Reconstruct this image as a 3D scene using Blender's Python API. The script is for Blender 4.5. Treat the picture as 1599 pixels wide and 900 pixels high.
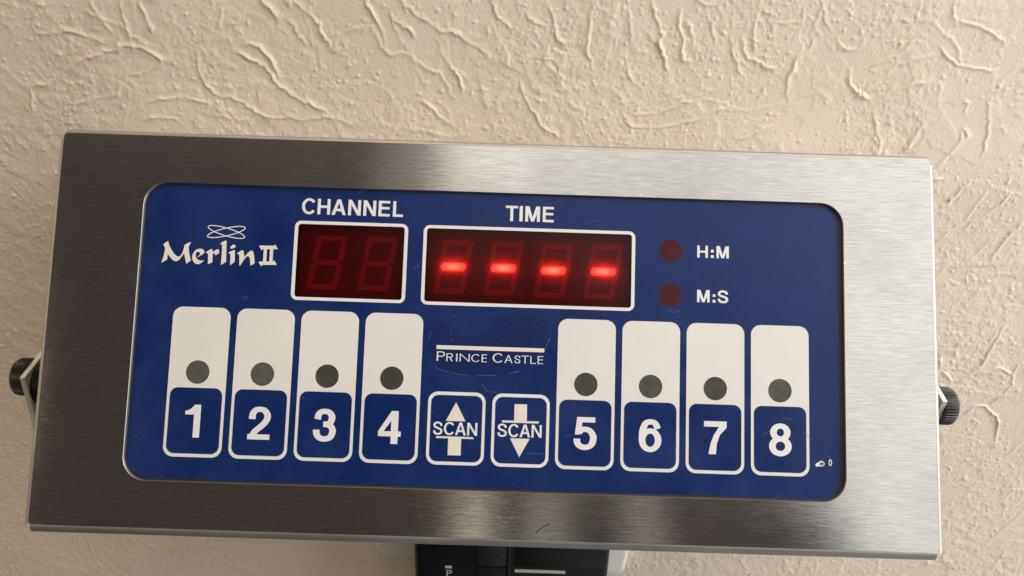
import bpy, bmesh, math, random
import numpy as np
from mathutils import Matrix, Vector
from mathutils.geometry import delaunay_2d_cdt

for o in list(bpy.data.objects):
    bpy.data.objects.remove(o, do_unlink=True)
S = bpy.context.scene
C = S.collection
MM = 0.001
ZO = 1.30                       # height of the camera above the floor, metres

# ------------------------------------------------------------------ camera
cam = bpy.data.cameras.new('camera')
cam.sensor_width = 36.0
cam.lens = 1250.0 / 1599.0 * 36.0
cam.clip_start = 0.01
cam.clip_end = 50
cam.dof.use_dof = True
cam.dof.focus_distance = 0.252
cam.dof.aperture_fstop = 24
co = bpy.data.objects.new('camera', cam)
C.objects.link(co)
co.matrix_world = Matrix((
    (0.999488000891812, -0.031995875879389096, 0.0, 0.0),
    (0.014026068801768779, 0.438146701152866, -0.898794046299167, -0.28581650672),
    (0.028757702746522045, 0.8983338645490172, 0.4383711467890774, ZO),
    (0, 0, 0, 1)))
S.camera = co

# ------------------------------------------------------------------ light
w = bpy.data.worlds.new('World')
S.world = w
w.use_nodes = True
bg = w.node_tree.nodes['Background']
bg.inputs['Color'].default_value = (1.0, 0.79, 0.71, 1)
bg.inputs['Strength'].default_value = 0.092


def area(name, loc, target, sx, sy, power, col):
    l = bpy.data.lights.new(name, 'AREA')
    l.shape = 'RECTANGLE'
    l.size = sx
    l.size_y = sy
    l.energy = power
    l.color = col
    o = bpy.data.objects.new(name, l)
    C.objects.link(o)
    o.location = loc
    d = Vector(target) - Vector(loc)
    o.rotation_euler = d.to_track_quat('-Z', 'Y').to_euler()
    return o


FC = Vector((-0.0059, -0.0866, ZO - 0.1277))        # middle of the timer's face


def polar(az, el, dist):
    """a point in the room: azimuth to the right of straight out from the wall"""
    a, e = math.radians(az), math.radians(el)
    return FC + Vector((math.sin(a) * math.cos(e), -math.cos(a) * math.cos(e), math.sin(e))) * dist


area('window_light', polar(58, 61, 0.95), FC, 1.40, 0.50, 3.1, (1.0, 0.985, 0.95))
area('window_light_low', polar(58.5, 29, 0.95), FC, 1.04, 0.62, 3.3, (1.0, 0.985, 0.94))
area('side_raking_light', polar(76, 16, 0.85), FC, 0.62, 1.1, 8.2, (1.0, 0.985, 0.955))  # unseen added lamp raking the wall, kept out of the steel's reflections
area('ceiling_light', polar(-35, 86, 1.1), FC, 1.0, 0.30, 5.4, (1.0, 0.75, 0.44))
area('left_fill_light', polar(-68, 18, 1.1), FC, 1.1, 0.26, 2.5, (1.0, 0.80, 0.48))  # added warm fill for the left wall and the left flange highlight
area('low_fill_light', polar(48, -52, 0.9), FC, 1.1, 0.7, 1.0, (1.0, 0.93, 0.84))  # added fill from below, mirrored in the bottom flange
area('upper_reflection_light', polar(-3.2, 47, 1.5), FC, 0.19, 0.40, 0.15, (1.0, 0.93, 0.80))  # added lamp for the bright patch mirrored in the upper steel
area('upper_left_reflection_light', polar(-10, 47, 1.5), FC, 0.22, 0.40, 0.085, (1.0, 0.92, 0.80))  # added dim lamp, carries the upper steel reflection further left
area('high_fill_light', polar(-26, 55, 1.4), FC, 1.1, 0.55, 0.15, (1.0, 0.88, 0.74))  # added weak lamp lifting the dark upper left of the steel
area('band_light_left', polar(-2.3, 16, 1.6), FC, 0.072, 0.42, 0.105, (1.0, 0.90, 0.74))  # added narrow lamp, makes the left bright band in the lower steel
area('band_light_mid', polar(3.6, 16, 1.6), FC, 0.080, 0.42, 0.056, (1.0, 0.96, 0.82))  # added narrow lamp, makes the middle band in the lower steel
area('band_light_right', polar(11.7, 16, 1.6), FC, 0.07, 0.42, 0.052, (1.0, 0.92, 0.84))  # added narrow lamp, makes the right band in the lower steel

vs = S.view_settings
vs.view_transform = 'Standard'
vs.look = 'None'
vs.exposure = 0.0
vs.gamma = 1.0
vs.use_curve_mapping = False
S.render.engine = 'CYCLES'
S.cycles.max_bounces = 8

# ------------------------------------------------------------------ materials
MATS = {}


def nmat(name):
    m = bpy.data.materials.new(name)
    m.use_nodes = True
    nt = m.node_tree
    return m, nt, nt.nodes['Principled BSDF']


def node(nt, t, **kw):
    n = nt.nodes.new(t)
    for k, v in kw.items():
        if k in ('inp',):
            for a, b in v.items():
                n.inputs[a].default_value = b
        else:
            setattr(n, k, v)
    return n


def objcoord(nt, scale=(1, 1, 1), rot=(0, 0, 0)):
    tc = node(nt, 'ShaderNodeTexCoord')
    mp = node(nt, 'ShaderNodeMapping')
    mp.inputs['Scale'].default_value = scale
    mp.inputs['Rotation'].default_value = rot
    nt.links.new(tc.outputs['Object'], mp.inputs['Vector'])
    return mp.outputs['Vector']


def poscoord(nt):
    return node(nt, 'ShaderNodeNewGeometry').outputs['Position']


def noise(nt, vec, scale, detail=3, rough=0.5):
    n = node(nt, 'ShaderNodeTexNoise')
    n.inputs['Scale'].default_value = scale
    n.inputs['Detail'].default_value = detail
    n.inputs['Roughness'].default_value = rough
    nt.links.new(vec, n.inputs['Vector'])
    return n.outputs['Fac']


def ramp(nt, fac, stops):
    r = node(nt, 'ShaderNodeValToRGB')
    e = r.color_ramp.elements
    e[0].position, e[0].color = stops[0][0], (*stops[0][1], 1)
    e[1].position, e[1].color = stops[1][0], (*stops[1][1], 1)
    for p_, c_ in stops[2:]:
        k = e.new(p_)
        k.color = (*c_, 1)
    nt.links.new(fac, r.inputs['Fac'])
    return r.outputs['Color']


def mixc(nt, fac, a, b):
    m = node(nt, 'ShaderNodeMix', data_type='RGBA')
    for i, v in ((0, fac), (6, a), (7, b)):
        if hasattr(v, 'links') or hasattr(v, 'is_linked'):
            nt.links.new(v, m.inputs[i])
        else:
            m.inputs[i].default_value = v if i == 0 else (*v, 1)
    return m.outputs[2]


def bump(nt, bs, height, strength, dist):
    b = node(nt, 'ShaderNodeBump')
    b.inputs['Strength'].default_value = strength
    b.inputs['Distance'].default_value = dist
    nt.links.new(height, b.inputs['Height'])
    nt.links.new(b.outputs['Normal'], bs.inputs['Normal'])


def plain(name, col, rough=0.5, metal=0.0, spec=0.5, var=0.06, vscale=300, bmp=0.0, bscale=2500):
    m, nt, bs = nmat(name)
    v = objcoord(nt)
    f = noise(nt, v, vscale, 4, 0.6)
    lo = tuple(c * (1 - var) for c in col)
    hi = tuple(min(1, c * (1 + var)) for c in col)
    nt.links.new(ramp(nt, f, [(0.3, lo), (0.7, hi)]), bs.inputs['Base Color'])
    bs.inputs['Roughness'].default_value = rough
    bs.inputs['Metallic'].default_value = metal
    bs.inputs['Specular IOR Level'].default_value = spec
    if bmp:
        bump(nt, bs, noise(nt, v, bscale, 2), bmp, 0.0001)
    MATS[name] = m
    return m


def steel(name, base, rough, aniso, streak, axis='x'):
    """sheet steel brushed along the timer's length"""
    m, nt, bs = nmat(name)
    sc = (80, 60, 2400) if axis == 'x' else (2400, 60, 80)
    sc2 = (210, 60, 4300) if axis == 'x' else (4300, 60, 210)
    f1 = noise(nt, objcoord(nt, sc), 1.0, 3, 0.65)
    f2 = noise(nt, objcoord(nt, sc2), 1.0, 2, 0.6)
    add = node(nt, 'ShaderNodeMath', operation='ADD')
    nt.links.new(f1, add.inputs[0])
    nt.links.new(f2, add.inputs[1])
    half = node(nt, 'ShaderNodeMath', operation='MULTIPLY')
    half.inputs[1].default_value = 0.5
    nt.links.new(add.outputs[0], half.inputs[0])
    fac = half.outputs[0]
    lo = tuple(c * (1 - streak) for c in base)
    hi = tuple(min(1, c * (1 + streak)) for c in base)
    grain = ramp(nt, fac, [(0.34, lo), (0.66, hi)])
    blot = noise(nt, objcoord(nt), 28, 4, 0.6)               # faint handling marks
    smear = ramp(nt, blot, [(0.35, (0.86, 0.86, 0.87)), (0.62, (1.0, 1.0, 1.0))])
    mm = node(nt, 'ShaderNodeMix', data_type='RGBA', blend_type='MULTIPLY')
    mm.inputs[0].default_value = 1
    nt.links.new(grain, mm.inputs[6])
    nt.links.new(smear, mm.inputs[7])
    # stray scratches across the grain
    scr = ramp(nt, noise(nt, objcoord(nt, (2600, 60, 55) if axis == 'x' else (55, 60, 2600), (0, 0.12, 0)), 1.0, 2, 0.5), [(0.70, (0, 0, 0)), (0.75, (1, 1, 1))])
    whr = ramp(nt, noise(nt, objcoord(nt), 21, 2, 0.5), [(0.54, (0, 0, 0)), (0.66, (1, 1, 1))])
    sm_ = node(nt, 'ShaderNodeMath', operation='MULTIPLY')
    nt.links.new(scr, sm_.inputs[0])
    nt.links.new(whr, sm_.inputs[1])
    s2_ = node(nt, 'ShaderNodeMath', operation='MULTIPLY')
    s2_.inputs[1].default_value = 0.45
    nt.links.new(sm_.outputs[0], s2_.inputs[0])
    scratched = mixc(nt, s2_.outputs[0], mm.outputs[2], (0.80, 0.78, 0.74))
    speck = noise(nt, objcoord(nt), 900, 1, 0.3)
    sp = ramp(nt, speck, [(0.79, (0, 0, 0)), (0.81, (1, 1, 1))])
    nt.links.new(mixc(nt, sp, scratched, (0.75, 0.72, 0.66)), bs.inputs['Base Color'])
    bs.inputs['Metallic'].default_value = 1
    rr = node(nt, 'ShaderNodeMapRange')
    rr.inputs['From Min'].default_value = 0.3
    rr.inputs['From Max'].default_value = 0.7
    rr.inputs['To Min'].default_value = rough - 0.015
    rr.inputs['To Max'].default_value = rough + 0.02
    nt.links.new(blot, rr.inputs['Value'])
    nt.links.new(rr.outputs[0], bs.inputs['Roughness'])
    if aniso:
        bs.inputs['Anisotropic'].default_value = aniso
        tg = node(nt, 'ShaderNodeTangent', direction_type='UV_MAP')
        tg.uv_map = 'brush'
        nt.links.new(tg.outputs[0], bs.inputs['Tangent'])
    bump(nt, bs, fac, 0.42, 0.00005)
    MATS[name] = m
    return m


def membrane(name, col, scuff, rough=0.36, var=0.1):
    """printed polyester overlay with rubbed and scratched spots"""
    m, nt, bs = nmat(name)
    v = poscoord(nt)
    f = noise(nt, v, 60, 4, 0.6)
    base = ramp(nt, f, [(0.3, tuple(c * (1 - var) for c in col)), (0.7, tuple(c * (1 + var) for c in col))])
    area_ = ramp(nt, noise(nt, v, 38, 3, 0.6), [(0.52, (0, 0, 0)), (0.68, (1, 1, 1))])
    pts = ramp(nt, noise(nt, v, 1500, 2, 0.5), [(0.66, (0, 0, 0)), (0.72, (1, 1, 1))])
    mu = node(nt, 'ShaderNodeMath', operation='MULTIPLY')
    nt.links.new(area_, mu.inputs[0])
    nt.links.new(pts, mu.inputs[1])
    m2 = node(nt, 'ShaderNodeMath', operation='MULTIPLY')
    m2.inputs[1].default_value = 0.22
    nt.links.new(mu.outputs[0], m2.inputs[0])
    nt.links.new(mixc(nt, m2.outputs[0], base, scuff), bs.inputs['Base Color'])
    rr = node(nt, 'ShaderNodeMapRange')
    rr.inputs['From Min'].default_value = 0.35
    rr.inputs['From Max'].default_value = 0.65
    rr.inputs['To Min'].default_value = rough - 0.08
    rr.inputs['To Max'].default_value = rough + 0.15
    nt.links.new(f, rr.inputs['Value'])
    nt.links.new(rr.outputs[0], bs.inputs['Roughness'])
    bs.inputs['Specular IOR Level'].default_value = 0.26
    bump(nt, bs, noise(nt, v, 3200, 2), 0.05, 0.0001)
    MATS[name] = m


STEEL = (0.47, 0.46, 0.445)
steel('brushed_steel', STEEL, 0.135, 0.965, 0.22)
steel('edge_steel', (0.50, 0.49, 0.47), 0.42, 0, 0.05)
steel('flange_steel', (0.44, 0.44, 0.445), 0.54, 0, 0.05, 'z')
steel('bracket_steel', (0.80, 0.80, 0.77), 0.62, 0, 0.08, 'z')
membrane('blue_overlay', (0.0052, 0.0195, 0.115), (0.25, 0.28, 0.36), 0.27)
membrane('cream_overlay', (0.675, 0.68, 0.685), (0.42, 0.39, 0.33), 0.42, 0.02)
plain('white_print', (0.70, 0.715, 0.755), 0.42, var=0.03)
plain('cream_print', (0.70, 0.68, 0.64), 0.42, var=0.03)
def lens_mat():
    """smoky indicator windows, no two alike"""
    m, nt, bs = nmat('grey_lens')
    f = noise(nt, poscoord(nt), 420, 4, 0.65)
    inf = node(nt, 'ShaderNodeObjectInfo')
    tone = ramp(nt, inf.outputs['Random'], [(0.0, (0.050, 0.048, 0.046)), (1.0, (0.088, 0.092, 0.086))])
    spot = ramp(nt, f, [(0.3, (0.72, 0.72, 0.72)), (0.7, (1.25, 1.25, 1.25))])
    mm = node(nt, 'ShaderNodeMix', data_type='RGBA', blend_type='MULTIPLY')
    mm.inputs[0].default_value = 1
    nt.links.new(tone, mm.inputs[6])
    nt.links.new(spot, mm.inputs[7])
    nt.links.new(mm.outputs[2], bs.inputs['Base Color'])
    bs.inputs['Roughness'].default_value = 0.32
    bs.inputs['Specular IOR Level'].default_value = 0.3
    MATS['grey_lens'] = m


lens_mat()
plain('red_lens', (0.060, 0.012, 0.017), 0.3, spec=0.12, var=0.12, vscale=300)
plain('dark_rim', (0.012, 0.008, 0.016), 0.5)
plain('scuff', (0.11, 0.13, 0.21), 0.6)
plain('worn_blue', (0.0062, 0.0165, 0.094), 0.36, spec=0.2, var=0.25, vscale=900)
plain('dent', (0.10, 0.085, 0.075), 0.5, metal=0.6)
plain('black_plastic', (0.006, 0.006, 0.0075), 0.30, spec=0.25, bmp=0.25)
plain('charcoal_plastic', (0.013, 0.015, 0.020), 0.40, spec=0.3, bmp=0.25)
plain('knob_plastic', (0.014, 0.015, 0.017), 0.30)
plain('white_plastic', (0.74, 0.73, 0.71), 0.3, var=0.02)
plain('label_print', (0.60, 0.60, 0.56), 0.5, var=0.12, vscale=900)
plain('module_face', (0.105, 0.098, 0.098), 0.55, var=0.08)
plain('segment_grey', (0.43, 0.33, 0.33), 0.5, var=0.05)
plain('point_grey', (0.22, 0.19, 0.19), 0.5)
plain('recess_shade_black', (0.010, 0.010, 0.014), 0.5)  # near-black for the shade painted round the opening
plain('module_gap', (0.02, 0.018, 0.018), 0.6)


def pane_mat():
    m = bpy.data.materials.new('red_filter')
    m.use_nodes = True
    nt = m.node_tree
    nt.nodes.remove(nt.nodes['Principled BSDF'])
    out = nt.nodes['Material Output']
    tr = node(nt, 'ShaderNodeBsdfTransparent')
    tr.inputs[0].default_value = (0.46, 0.075, 0.115, 1)
    d1 = node(nt, 'ShaderNodeBsdfDiffuse')
    d1.inputs[0].default_value = (0.085, 0.010, 0.016, 1)
    d2 = node(nt, 'ShaderNodeBsdfTranslucent')
    d2.inputs[0].default_value = (0.62, 0.055, 0.06, 1)
    df = node(nt, 'ShaderNodeMixShader')
    df.inputs[0].default_value = 0.66
    nt.links.new(d1.outputs[0], df.inputs[1])
    nt.links.new(d2.outputs[0], df.inputs[2])
    gl = node(nt, 'ShaderNodeBsdfGlossy')
    gl.inputs['Roughness'].default_value = 0.15
    m1 = node(nt, 'ShaderNodeMixShader')
    m1.inputs[0].default_value = 0.30
    m2 = node(nt, 'ShaderNodeMixShader')
    m2.inputs[0].default_value = 0.014
    nt.links.new(tr.outputs[0], m1.inputs[1])
    nt.links.new(df.outputs[0], m1.inputs[2])
    nt.links.new(m1.outputs[0], m2.inputs[1])
    nt.links.new(gl.outputs[0], m2.inputs[2])
    nt.links.new(m2.outputs[0], out.inputs[0])
    MATS['red_filter'] = m


def lit_mat():
    """a lit LED bar: brightest over its chip in the middle"""
    m, nt, bs = nmat('lit_segment')
    tc = node(nt, 'ShaderNodeTexCoord')
    mp = node(nt, 'ShaderNodeMapping')
    mp.inputs['Location'].default_value = (-0.5, 0, -0.5)
    nt.links.new(tc.outputs['Generated'], mp.inputs['Vector'])
    sc_ = node(nt, 'ShaderNodeVectorMath', operation='MULTIPLY')
    sc_.inputs[1].default_value = (1.0, 0.0, 0.75)
    nt.links.new(mp.outputs[0], sc_.inputs[0])
    ab = node(nt, 'ShaderNodeVectorMath', operation='LENGTH')
    nt.links.new(sc_.outputs[0], ab.inputs[0])
    mr = node(nt, 'ShaderNodeMapRange', interpolation_type='SMOOTHSTEP')
    mr.inputs['From Min'].default_value = 0.02
    mr.inputs['From Max'].default_value = 0.46
    mr.inputs['To Min'].default_value = 34.0
    mr.inputs['To Max'].default_value = 8.0
    nt.links.new(ab.outputs['Value'], mr.inputs['Value'])
    bs.inputs['Base Color'].default_value = (0.3, 0.05, 0.05, 1)
    bs.inputs['Emission Color'].default_value = (1.0, 0.15, 0.060, 1)
    nt.links.new(mr.outputs[0], bs.inputs['Emission Strength'])
    MATS['lit_segment'] = m


pane_mat()
lit_mat()


def wall_mat():
    m, nt, bs = nmat('plaster')
    v = objcoord(nt)
    f = noise(nt, v, 22, 5, 0.6)
    col = ramp(nt, f, [(0.3, (0.750, 0.655, 0.550)), (0.7, (0.810, 0.715, 0.612))])
    dirt = ramp(nt, noise(nt, v, 420, 2, 0.5), [(0.735, (0, 0, 0)), (0.78, (1, 1, 1))])
    d2 = node(nt, 'ShaderNodeMath', operation='MULTIPLY')
    d2.inputs[1].default_value = 0.4
    nt.links.new(dirt, d2.inputs[0])
    nt.links.new(mixc(nt, d2.outputs[0], col, (0.26, 0.19, 0.12)), bs.inputs['Base Color'])
    bs.inputs['Roughness'].default_value = 0.55
    bs.inputs['Specular IOR Level'].default_value = 0.35
    bump(nt, bs, noise(nt, v, 1200, 6, 0.75), 0.6, 0.0005)
    MATS['plaster'] = m


wall_mat()

# ------------------------------------------------------------------ helpers


def link(name, me, mat, parent=None, loc=None):
    o = bpy.data.objects.new(name, me)
    C.objects.link(o)
    if mat:
        if not me.materials:
            me.materials.append(MATS[mat])
    if parent is not None:
        o.parent = parent
    if loc is not None:
        o.location = loc
    return o


def empty(name, loc=(0, 0, 0), parent=None):
    o = bpy.data.objects.new(name, None)
    o.empty_display_size = 0.02
    C.objects.link(o)
    o.location = loc
    if parent is not None:
        o.parent = parent
    return o


def from_bm(name, bm, mat, parent=None, loc=None):
    me = bpy.data.meshes.new(name)
    bm.to_mesh(me)
    bm.free()
    return link(name, me, mat, parent, loc)


def cdt(polys, holes=()):
    """union of polygons (u, v in mm) minus holes -> verts, triangles"""
    vs_, es, fs = [], [], []
    for pl in polys:
        n0 = len(vs_)
        a = sum(pl[i][0] * pl[(i + 1) % len(pl)][1] - pl[(i + 1) % len(pl)][0] * pl[i][1] for i in range(len(pl)))
        q = list(pl) if a > 0 else list(reversed(pl))
        vs_ += [Vector((x, y)) for x, y in q]
        fs.append(list(range(n0, n0 + len(q))))
    hs = []
    for h in holes:
        n0 = len(vs_)
        vs_ += [Vector((x, y)) for x, y in h]
        es += [(n0 + i, n0 + (i + 1) % len(h)) for i in range(len(h))]
        hs.append(h)
    rv, re_, rf, _, _, _ = delaunay_2d_cdt(vs_, es, fs, 0, 1e-5)

    def inside(pt, h):
        c = False
        for i in range(len(h)):
            x1, y1 = h[i]
            x2, y2 = h[i - 1]
            if (y1 > pt[1]) != (y2 > pt[1]) and pt[0] < (x2 - x1) * (pt[1] - y1) / (y2 - y1) + x1:
                c = not c
        return c
    tri = []
    for f in rf:
        cxy = (sum(rv[i][0] for i in f) / len(f), sum(rv[i][1] for i in f) / len(f))
        if any(inside(cxy, q) for q in polys) and not any(inside(cxy, q) for q in hs):
            tri.append(list(f))
    return rv, tri


def flat(name, polys, mat, parent, wdep, holes=(), thick=0.0, rims=True):
    """flat piece on the timer's face: u right, v down (mm), wdep mm behind the face plane"""
    rv, tri = cdt(polys, holes)
    bm = bmesh.new()
    vv = [bm.verts.new((x * MM, wdep * MM, -y * MM)) for x, y in rv]
    for t in tri:
        try:
            bm.faces.new([vv[i] for i in t])
        except ValueError:
            pass
    for f in bm.faces:
        f.normal_update()
        if f.normal.y > 0:
            f.normal_flip()
    if thick:
        r = bmesh.ops.extrude_face_region(bm, geom=list(bm.faces))
        nv = [e for e in r['geom'] if isinstance(e, bmesh.types.BMVert)]
        # the extruded copy becomes the back
        for v_ in nv:
            v_.co.y += thick * MM
        bmesh.ops.recalc_face_normals(bm, faces=list(bm.faces))
    for v_ in [v_ for v_ in bm.verts if not v_.link_faces]:
        bm.verts.remove(v_)
    return from_bm(name, bm, mat, parent)


def rrect(x0, y0, x1, y1, r, n=8):
    out = []
    for cx_, cy_, a0 in ((x1 - r, y0 + r, -90), (x1 - r, y1 - r, 0), (x0 + r, y1 - r, 90), (x0 + r, y0 + r, 180)):
        for i in range(n + 1):
            a = math.radians(a0 + 90 * i / n)
            out.append((cx_ + r * math.cos(a), cy_ + r * math.sin(a)))
    return out


def circle(x, y, rx, ry=None, n=36, rot=0):
    ry = rx if ry is None else ry
    c, s = math.cos(rot), math.sin(rot)
    return [(x + rx * math.cos(t) * c - ry * math.sin(t) * s, y + rx * math.cos(t) * s + ry * math.sin(t) * c)
            for t in [2 * math.pi * i / n for i in range(n)]]


def spline(pts, k=6):
    out = []
    n = len(pts)
    for i in range(n - 1):
        p0 = pts[max(0, i - 1)]
        p1, p2 = pts[i], pts[i + 1]
        p3 = pts[min(n - 1, i + 2)]
        for j in range(k):
            t = j / k
            out.append(tuple(0.5 * (2 * p1[d] + (p2[d] - p0[d]) * t + (2 * p0[d] - 5 * p1[d] + 4 * p2[d] - p3[d]) * t * t
                                    + (3 * p1[d] - p0[d] - 3 * p2[d] + p3[d]) * t ** 3) for d in (0, 1)))
    out.append(pts[-1])
    return out


def strip(pts, sv, sh, closed=False):
    """stroke along a centre line; sv = width of upright runs, sh = of level runs"""
    n = len(pts)
    L, Rr = [], []
    for i in range(n):
        a = pts[(i - 1) % n] if (closed or i > 0) else pts[i]
        b = pts[(i + 1) % n] if (closed or i < n - 1) else pts[i]
        tx, ty = b[0] - a[0], b[1] - a[1]
        d = math.hypot(tx, ty) or 1
        tx, ty = tx / d, ty / d
        wd = 0.5 * math.sqrt((sv * ty) ** 2 + (sh * tx) ** 2)
        L.append((pts[i][0] - ty * wd, pts[i][1] + tx * wd))
        Rr.append((pts[i][0] + ty * wd, pts[i][1] - tx * wd))
    m = n if closed else n - 1
    return [[L[i], L[(i + 1) % n], Rr[(i + 1) % n], Rr[i]] for i in range(m)]


def rect(x0, y0, x1, y1):
    return [(x0, y0), (x1, y0), (x1, y1), (x0, y1)]


def glyph(ch, x0, x1, y0, y1, sv, sh):
    W, H = x1 - x0, y1 - y0
    xc = (x0 + x1) / 2
    P = lambda a, b: (x0 + sv / 2 + a * (W - sv), y0 + sh / 2 + b * (H - sh))
    Q = lambda a, b: (x0 + a * W, y0 + b * H)
    sp = lambda L, k=6: strip(spline([P(a, b) for a, b in L], k), sv, sh)
    st = lambda a: rect(x0 + a, y0, x0 + a + sv, y1)
    if ch == 'C':
        return sp([(0.5 + 0.53 * math.cos(math.radians(t)) + 0.03, 0.5 - 0.5 * math.sin(math.radians(t))) for t in range(36, 325, 12)], 2)
    if ch == 'S':
        return sp([(0.97, 0.29), (0.90, 0.11), (0.52, 0), (0.13, 0.08), (0.03, 0.25), (0.17, 0.40), (0.52, 0.49), (0.86, 0.59),
                   (1, 0.76), (0.86, 0.94), (0.5, 1), (0.12, 0.92), (0.0, 0.70)])
    if ch == 'H':
        return [st(0), st(W - sv), rect(x0 + sv / 2, y0 + .42 * H, x1 - sv / 2, y0 + .42 * H + sh)]
    if ch == 'A':
        return [[(x0, y1), (x0 + 1.08 * sv, y1), (xc + .38 * sv, y0), (xc - .58 * sv, y0)],
                [(x1, y1), (x1 - 1.08 * sv, y1), (xc - .38 * sv, y0), (xc + .58 * sv, y0)],
                rect(xc - .27 * W, y0 + .60 * H, xc + .27 * W, y0 + .60 * H + sh)]
    if ch == 'N':
        return [st(0), st(W - sv), [(x0, y0), (x0 + 1.12 * sv, y0), (x1, y1), (x1 - 1.12 * sv, y1)]]
    if ch == 'M':
        return [st(0), st(W - sv), [(x0, y0), (x0 + 1.35 * sv, y0), (xc + .46 * sv, y1), (xc - .46 * sv, y1)],
                [(x1, y0), (x1 - 1.35 * sv, y0), (xc - .46 * sv, y1), (xc + .46 * sv, y1)]]
    if ch == 'E':
        return [st(0), rect(x0 + sv / 2, y0, x1, y0 + sh), rect(x0 + sv / 2, y1 - sh, x1, y1),
                rect(x0 + sv / 2, y0 + .47 * H - sh / 2, x1 - .05 * W, y0 + .47 * H + sh / 2)]
    if ch == 'L':
        return [st(0), rect(x0 + sv / 2, y1 - sh, x1, y1)]
    if ch == 'T':
        return [rect(x0, y0, x1, y0 + sh), rect(xc - sv / 2, y0 + sh / 2, xc + sv / 2, y1)]
    if ch == 'I':
        return [rect(x0, y0, x1, y1)]
    if ch in 'PR':
        f = .56 if ch == 'P' else .54
        hh = f * H - sh
        pts = [(x0 + sv / 2, y0 + sh / 2), (x1 - sv / 2 - hh / 2, y0 + sh / 2)]
        pts += [(x1 - sv / 2 - hh / 2 + hh / 2 * math.sin(t), y0 + sh / 2 + hh / 2 - hh / 2 * math.cos(t)) for t in [math.pi * i / 10 for i in range(1, 10)]]
        pts += [(x1 - sv / 2 - hh / 2, y0 + sh / 2 + hh), (x0 + sv / 2, y0 + sh / 2 + hh)]
        g = [st(0)] + strip(pts, sv, sh)
        if ch == 'R':
            g.append([(x0 + .42 * W, y0 + f * H - sh / 2), (x0 + .42 * W + 1.2 * sv, y0 + f * H - sh / 2), (x1, y1), (x1 - 1.2 * sv, y1)])
        return g
    if ch == ':':
        return [rect(x0, y0 + .32 * H, x1, y0 + .32 * H + W), rect(x0, y1 - W, x1, y1)]
    if ch == '1':
        xs = x1 - sv
        return [rect(xs, y0, x1, y1), [(x0, y0 + .19 * H), (x0 + .25 * (xs - x0), y0 + .18 * H), (x0 + .62 * (xs - x0), y0 + .13 * H),
                                      (xs - .05, y0 + .03 * H), (xs + .3 * sv, y0), (xs + .3 * sv, y0 + .305 * H), (x0, y0 + .305 * H)]]
    if ch == '2':
        return sp([(0.03, 0.36), (0.06, 0.17), (0.24, 0.03), (0.5, 0), (0.78, 0.04), (0.97, 0.19), (0.96, 0.34), (0.80, 0.50), (0.52, 0.66),
                   (0.24, 0.81), (0.10, 0.97)]) + [rect(x0, y1 - sh, x1 - .02 * W, y1)]
    if ch == '3':
        return sp([(0.05, 0.29), (0.11, 0.11), (0.28, 0.02), (0.5, 0), (0.75, 0.03), (0.93, 0.16), (0.92, 0.30), (0.78, 0.43), (0.42, 0.465)]) + \
            sp([(0.42, 0.465), (0.8, 0.50), (0.99, 0.63), (1, 0.78), (0.85, 0.94), (0.5, 1), (0.17, 0.94), (0.02, 0.80), (0, 0.67)])
    if ch == '4':
        return [[Q(0, .62), Q(.57, 0), Q(.72, 0), Q(.70, .16), Q(.21, .65), Q(0, .66)], [Q(0, .62), Q(1, .62), Q(1, .775), Q(0, .775)],
                [Q(.56, 0), Q(.87, 0), Q(.87, 1), Q(.56, 1)]]
    if ch == '5':
        return [[Q(.14, 0), Q(.94, 0), Q(.94, .16), Q(.12, .16)], [Q(.14, 0), Q(.42, .03), Q(.31, .42), Q(.24, .535), Q(.05, .535)]] + \
            sp([(0.10, 0.475), (0.25, 0.385), (0.5, 0.345), (0.80, 0.40), (1, 0.57), (1, 0.76), (0.85, 0.93), (0.5, 1), (0.18, 0.95), (0.02, 0.82), (0, 0.69)])
    if ch == '6':
        e = [P(.5 + .5 * math.cos(t), .665 + .335 * math.sin(t)) for t in [2 * math.pi * i / 32 for i in range(32)]]
        return strip(e, sv, sh, True) + sp([(0, .70), (0, .45), (.05, .26), (.22, .06), (.5, 0), (.80, .05), (.97, .25)])
    if ch == '7':
        return [rect(x0, y0, x1, y0 + sh * 1.05)] + [[(x1 - .02, y0 + sh * .6), (x1 - .02, y0 + .19 * H), (x1 - .30 * W, y0 + .42 * H), (x1 - .43 * W, y0 + .68 * H),
                (x0 + .53 * W, y1), (x0 + .20 * W, y1), (x0 + .30 * W, y0 + .66 * H), (x0 + .45 * W, y0 + .40 * H), (x0 + .70 * W, y0 + .13 * H), (x0 + .8 * W, y0 + sh * .6)]]
    if ch == '8':
        e1 = [P(.5 + .43 * math.cos(t), .235 + .235 * math.sin(t)) for t in [2 * math.pi * i / 32 for i in range(32)]]
        e2 = [P(.5 + .5 * math.cos(t), .735 + .265 * math.sin(t)) for t in [2 * math.pi * i / 32 for i in range(32)]]
        return strip(e1, sv, sh, True) + strip(e2, sv, sh, True)
    raise KeyError(ch)


def box_bm(x0, x1, y0, y1, z0, z1, bev=0.0, seg=3):
    bm = bmesh.new()
    bmesh.ops.create_cube(bm, size=1)
    for v in bm.verts:
        v.co = Vector(((x0 + x1) / 2 + v.co.x * (x1 - x0), (y0 + y1) / 2 + v.co.y * (y1 - y0), (z0 + z1) / 2 + v.co.z * (z1 - z0))) * MM
    if bev:
        bmesh.ops.bevel(bm, geom=list(bm.edges), offset=bev * MM, segments=seg, profile=0.5, affect='EDGES')
    return bm


def smooth(o, ang=35):
    me = o.data
    me.polygons.foreach_set('use_smooth', [True] * len(me.polygons))
    me.set_sharp_from_angle(angle=math.radians(ang))


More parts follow.
